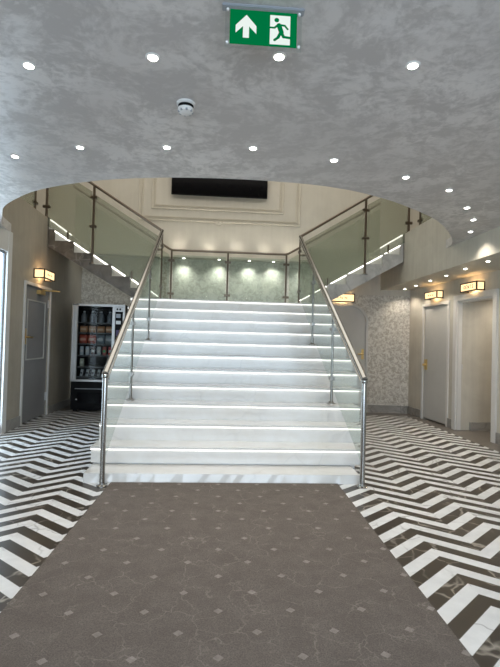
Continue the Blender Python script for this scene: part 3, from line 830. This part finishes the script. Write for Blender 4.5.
# ------------------------------------------------------------------ box wall lamps with lettering
def strokes(kind):
    """dark lettering drawn as thin bars in a unit box (w 1, h 1)"""
    G = {'G': [((.9, .85), (.5, 1)), ((.5, 1), (.1, .8)), ((.1, .8), (.1, .2)), ((.1, .2), (.5, 0)), ((.5, 0), (.9, .15)), ((.9, .15), (.9, .45)), ((.9, .45), (.6, .45))],
         'E': [((.1, 0), (.1, 1)), ((.1, 1), (.9, 1)), ((.1, .5), (.75, .5)), ((.1, 0), (.9, 0))],
         'N': [((.1, 0), (.1, 1)), ((.1, 1), (.9, 0)), ((.9, 0), (.9, 1))],
         'T': [((.5, 0), (.5, 1)), ((.05, 1), (.95, 1))],
         'S': [((.9, .85), (.5, 1)), ((.5, 1), (.12, .8)), ((.12, .8), (.88, .25)), ((.88, .25), (.5, 0)), ((.5, 0), (.1, .15))]}
    for k_, c_ in enumerate('123'):      # marks whose letters cannot be made out
        G[c_] = [((.2, .1+.1*k_), (.2, .9)), ((.2, .5), (.8, .5-.15*k_)), ((.8, .15), (.8, .6+.2*(k_ == 1)))]
    out = []
    n = len(kind)
    for i, c in enumerate(kind):
        for a, b in G[c]: out.append((((i+.12+.74*a[0])/n, a[1]), ((i+.12+.74*b[0])/n, b[1])))
    return out
def lamp_box(O, u, v, wu, wv, h, label, text_face, text):
    """box lamp: O = wall corner at the bottom, u along the wall, v out from the wall"""
    O, u, v = Vector(O), Vector(u).normalized(), Vector(v).normalized(); Z = Vector((0, 0, 1))
    r = thing('wall_lamp', tuple(O+u*wu/2), label, 'wall lamp', 'box wall lamps')
    def bar(m, a, b, c, s=.008):
        (a0, a1), (b0, b1), (c0, c1) = a, b, c
        m.prism([O+u*a0+v*b0+Z*c0, O+u*a1+v*b0+Z*c0, O+u*a1+v*b1+Z*c0, O+u*a0+v*b1+Z*c0], Z*(c1-c0))
    t = .018; m = MB()
    for c in (0, h-t):
        bar(m, (0, wu), (wv-t, wv), (c, c+t)); bar(m, (0, t), (0, wv), (c, c+t)); bar(m, (wu-t, wu), (0, wv), (c, c+t))
    for a in (0, wu-t): bar(m, (a, a+t), (wv-t, wv), (0, h))
    for a in (0, wu-t): bar(m, (a, a+t), (0, t), (0, h))
    m.build('lamp_frame', 'dark_metal', r)
    m = MB(); bar(m, (t, wu-t), (wv-t*.6, wv-t*.3), (t, h-t)); fp_ = m.build('front_diffuser', 'warm', r)
    m = MB(); bar(m, (t*.3, t*.6), (t*.5, wv-t), (t, h-t)); s0 = m.build('side_diffuser', 'warm', r)
    m = MB(); bar(m, (wu-t*.6, wu-t*.3), (t*.5, wv-t), (t, h-t)); s1 = m.build('side_diffuser', 'warm', r)
    m = MB()
    par, org, ax, L, nrm = {'front': (fp_, O+v*(wv-t*.28), u, wu, v), 'low': (s0, O+u*(t*.28), v, wv, -u), 'high': (s1, O+u*(wu-t*.28), v, wv, u)}[text_face[0]]
    flip = text_face[1]
    fw, fh = (.62*L if len(text) > 3 else .5*L), .34*h
    for a, b in strokes(text):
        p = []
        for q in (a, b):
            x = q[0] if not flip else 1-q[0]
            p.append(org+ax*(L/2+(x-.5)*fw)+Z*(h/2-fh/2+q[1]*fh))
        d = (p[1]-p[0]).normalized(); nn = d.cross(nrm)*.0045
        m.prism([p[0]+nn, p[1]+nn, p[1]-nn, p[0]-nn], nrm*.0015)
    m.build('lettering', 'ink', par)
    l = bpy.data.lights.new('wall_lamp_bulb', 'POINT'); l.energy = 3.2; l.color = (1, .62, .28); l.shadow_soft_size = .03
    o = bpy.data.objects.new('wall_lamp_bulb', l); C.objects.link(o); o.location = O+u*wu/2+v*wv*.45+Z*h*.5
    return r
def rdir():
    v = Vector((wr(6)-wr(7), -1, 0)).normalized(); return v
ru = rdir(); rv = Vector((-1, ru.x, 0)).normalized()
if rv.x > 0: rv = -rv
lamp_box((wr(8.05), 8.05, 2.155), ru, rv, .42, .12, .135, 'glowing box wall lamp with dark lettering over the plain grey door', ('front', False), '213')
lamp_box((wr(6.92), 6.92, 2.165), ru, rv, .42, .13, .14, 'glowing box wall lamp with dark lettering over the white-framed corridor opening', ('front', False), 'GENTS')
lamp_box((WL, 7.31, 2.215), (0, 1, 0), (1, 0, 0), .44, .17, .15, 'glowing box wall lamp over the charcoal door on the left', ('front', True), '132')
lamp_box((1.93, 8.945, 2.15), (1, 0, 0), (0, -1, 0), .52, .11, .165, 'glowing box wall lamp over the arched door, half hidden by the stair', ('front', False), '132')

# ------------------------------------------------------------------ upper hall lamps, daylight
def area(name, loc, sx, sy, power, col, rot=(0, 0, 0)):
    l = bpy.data.lights.new(name, 'AREA'); l.shape = 'RECTANGLE'; l.size = sx; l.size_y = sy; l.energy = power; l.color = col
    o = bpy.data.objects.new(name, l); C.objects.link(o); o.location = loc; o.rotation_euler = rot; return o
spot('corridor_fill', (4.5, 6.7, 2.28), 30, (1, .90, .76), 150)  # unseen fill light added to brighten the corridor walls
area('upper_hall_lamp', (0, 7.2, 6.25), 8.0, 4.0, 160, (1, .95, .86))
pt = area('street_daylight', (0, YF-.05, 1.25), 4.6, 2.5, 1, (1, 1, 1), (PI/2, 0, 0)); pt.data.cycles.is_portal = True
pt = area('side_daylight', (WL-.2, (LW0+LW1)/2, 1.22), LW1-LW0, 2.4, 1, (1, 1, 1), (0, -PI/2, 0)); pt.data.cycles.is_portal = True

W = bpy.data.worlds.new('sky'); sc.world = W; W.use_nodes = True
nt = W.node_tree; bg = nt.nodes['Background']
bg.inputs[0].default_value = (.70, .85, 1.0, 1); bg.inputs[1].default_value = 7.0

# ------------------------------------------------------------------ camera
cam = bpy.data.cameras.new('camera'); co = bpy.data.objects.new('camera', cam); C.objects.link(co)
yaw, pit, rol, f = .0682, .0207, .0268, 462.0
def ray(dx, dy):
    c, s = math.cos(rol), math.sin(rol); u = c*dx+s*dy; w = -s*dx+c*dy
    x = u/f; z2 = -w/f; y2 = 1.0
    c, s = math.cos(pit), math.sin(pit); y = c*y2-s*z2; z = s*y2+c*z2
    c, s = math.cos(yaw), math.sin(yaw); return Vector((c*x+s*y, -s*x+c*y, z))
fw = ray(0, 0).normalized(); rt = (ray(1, 0)-ray(0, 0)).normalized(); up = -(ray(0, 1)-ray(0, 0)).normalized()
co.matrix_world = Matrix(((rt.x, up.x, -fw.x, -.1832), (rt.y, up.y, -fw.y, 0), (rt.z, up.z, -fw.z, 1.3), (0, 0, 0, 1)))
cam.sensor_fit = 'VERTICAL'; cam.sensor_height = 36; cam.lens = f/667*36; cam.clip_start = .05
sc.camera = co
vs = sc.view_settings; vs.view_transform = 'Standard'; vs.look = 'None'; vs.gamma = 1; vs.use_curve_mapping = False; vs.exposure = 0.0
sc.cycles.max_bounces = 10; sc.cycles.transparent_max_bounces = 16; sc.cycles.diffuse_bounces = 5
sc.cycles.caustics_reflective = False; sc.cycles.caustics_refractive = False
sc.cycles.sample_clamp_indirect = 6
sc.cycles.use_denoising = True
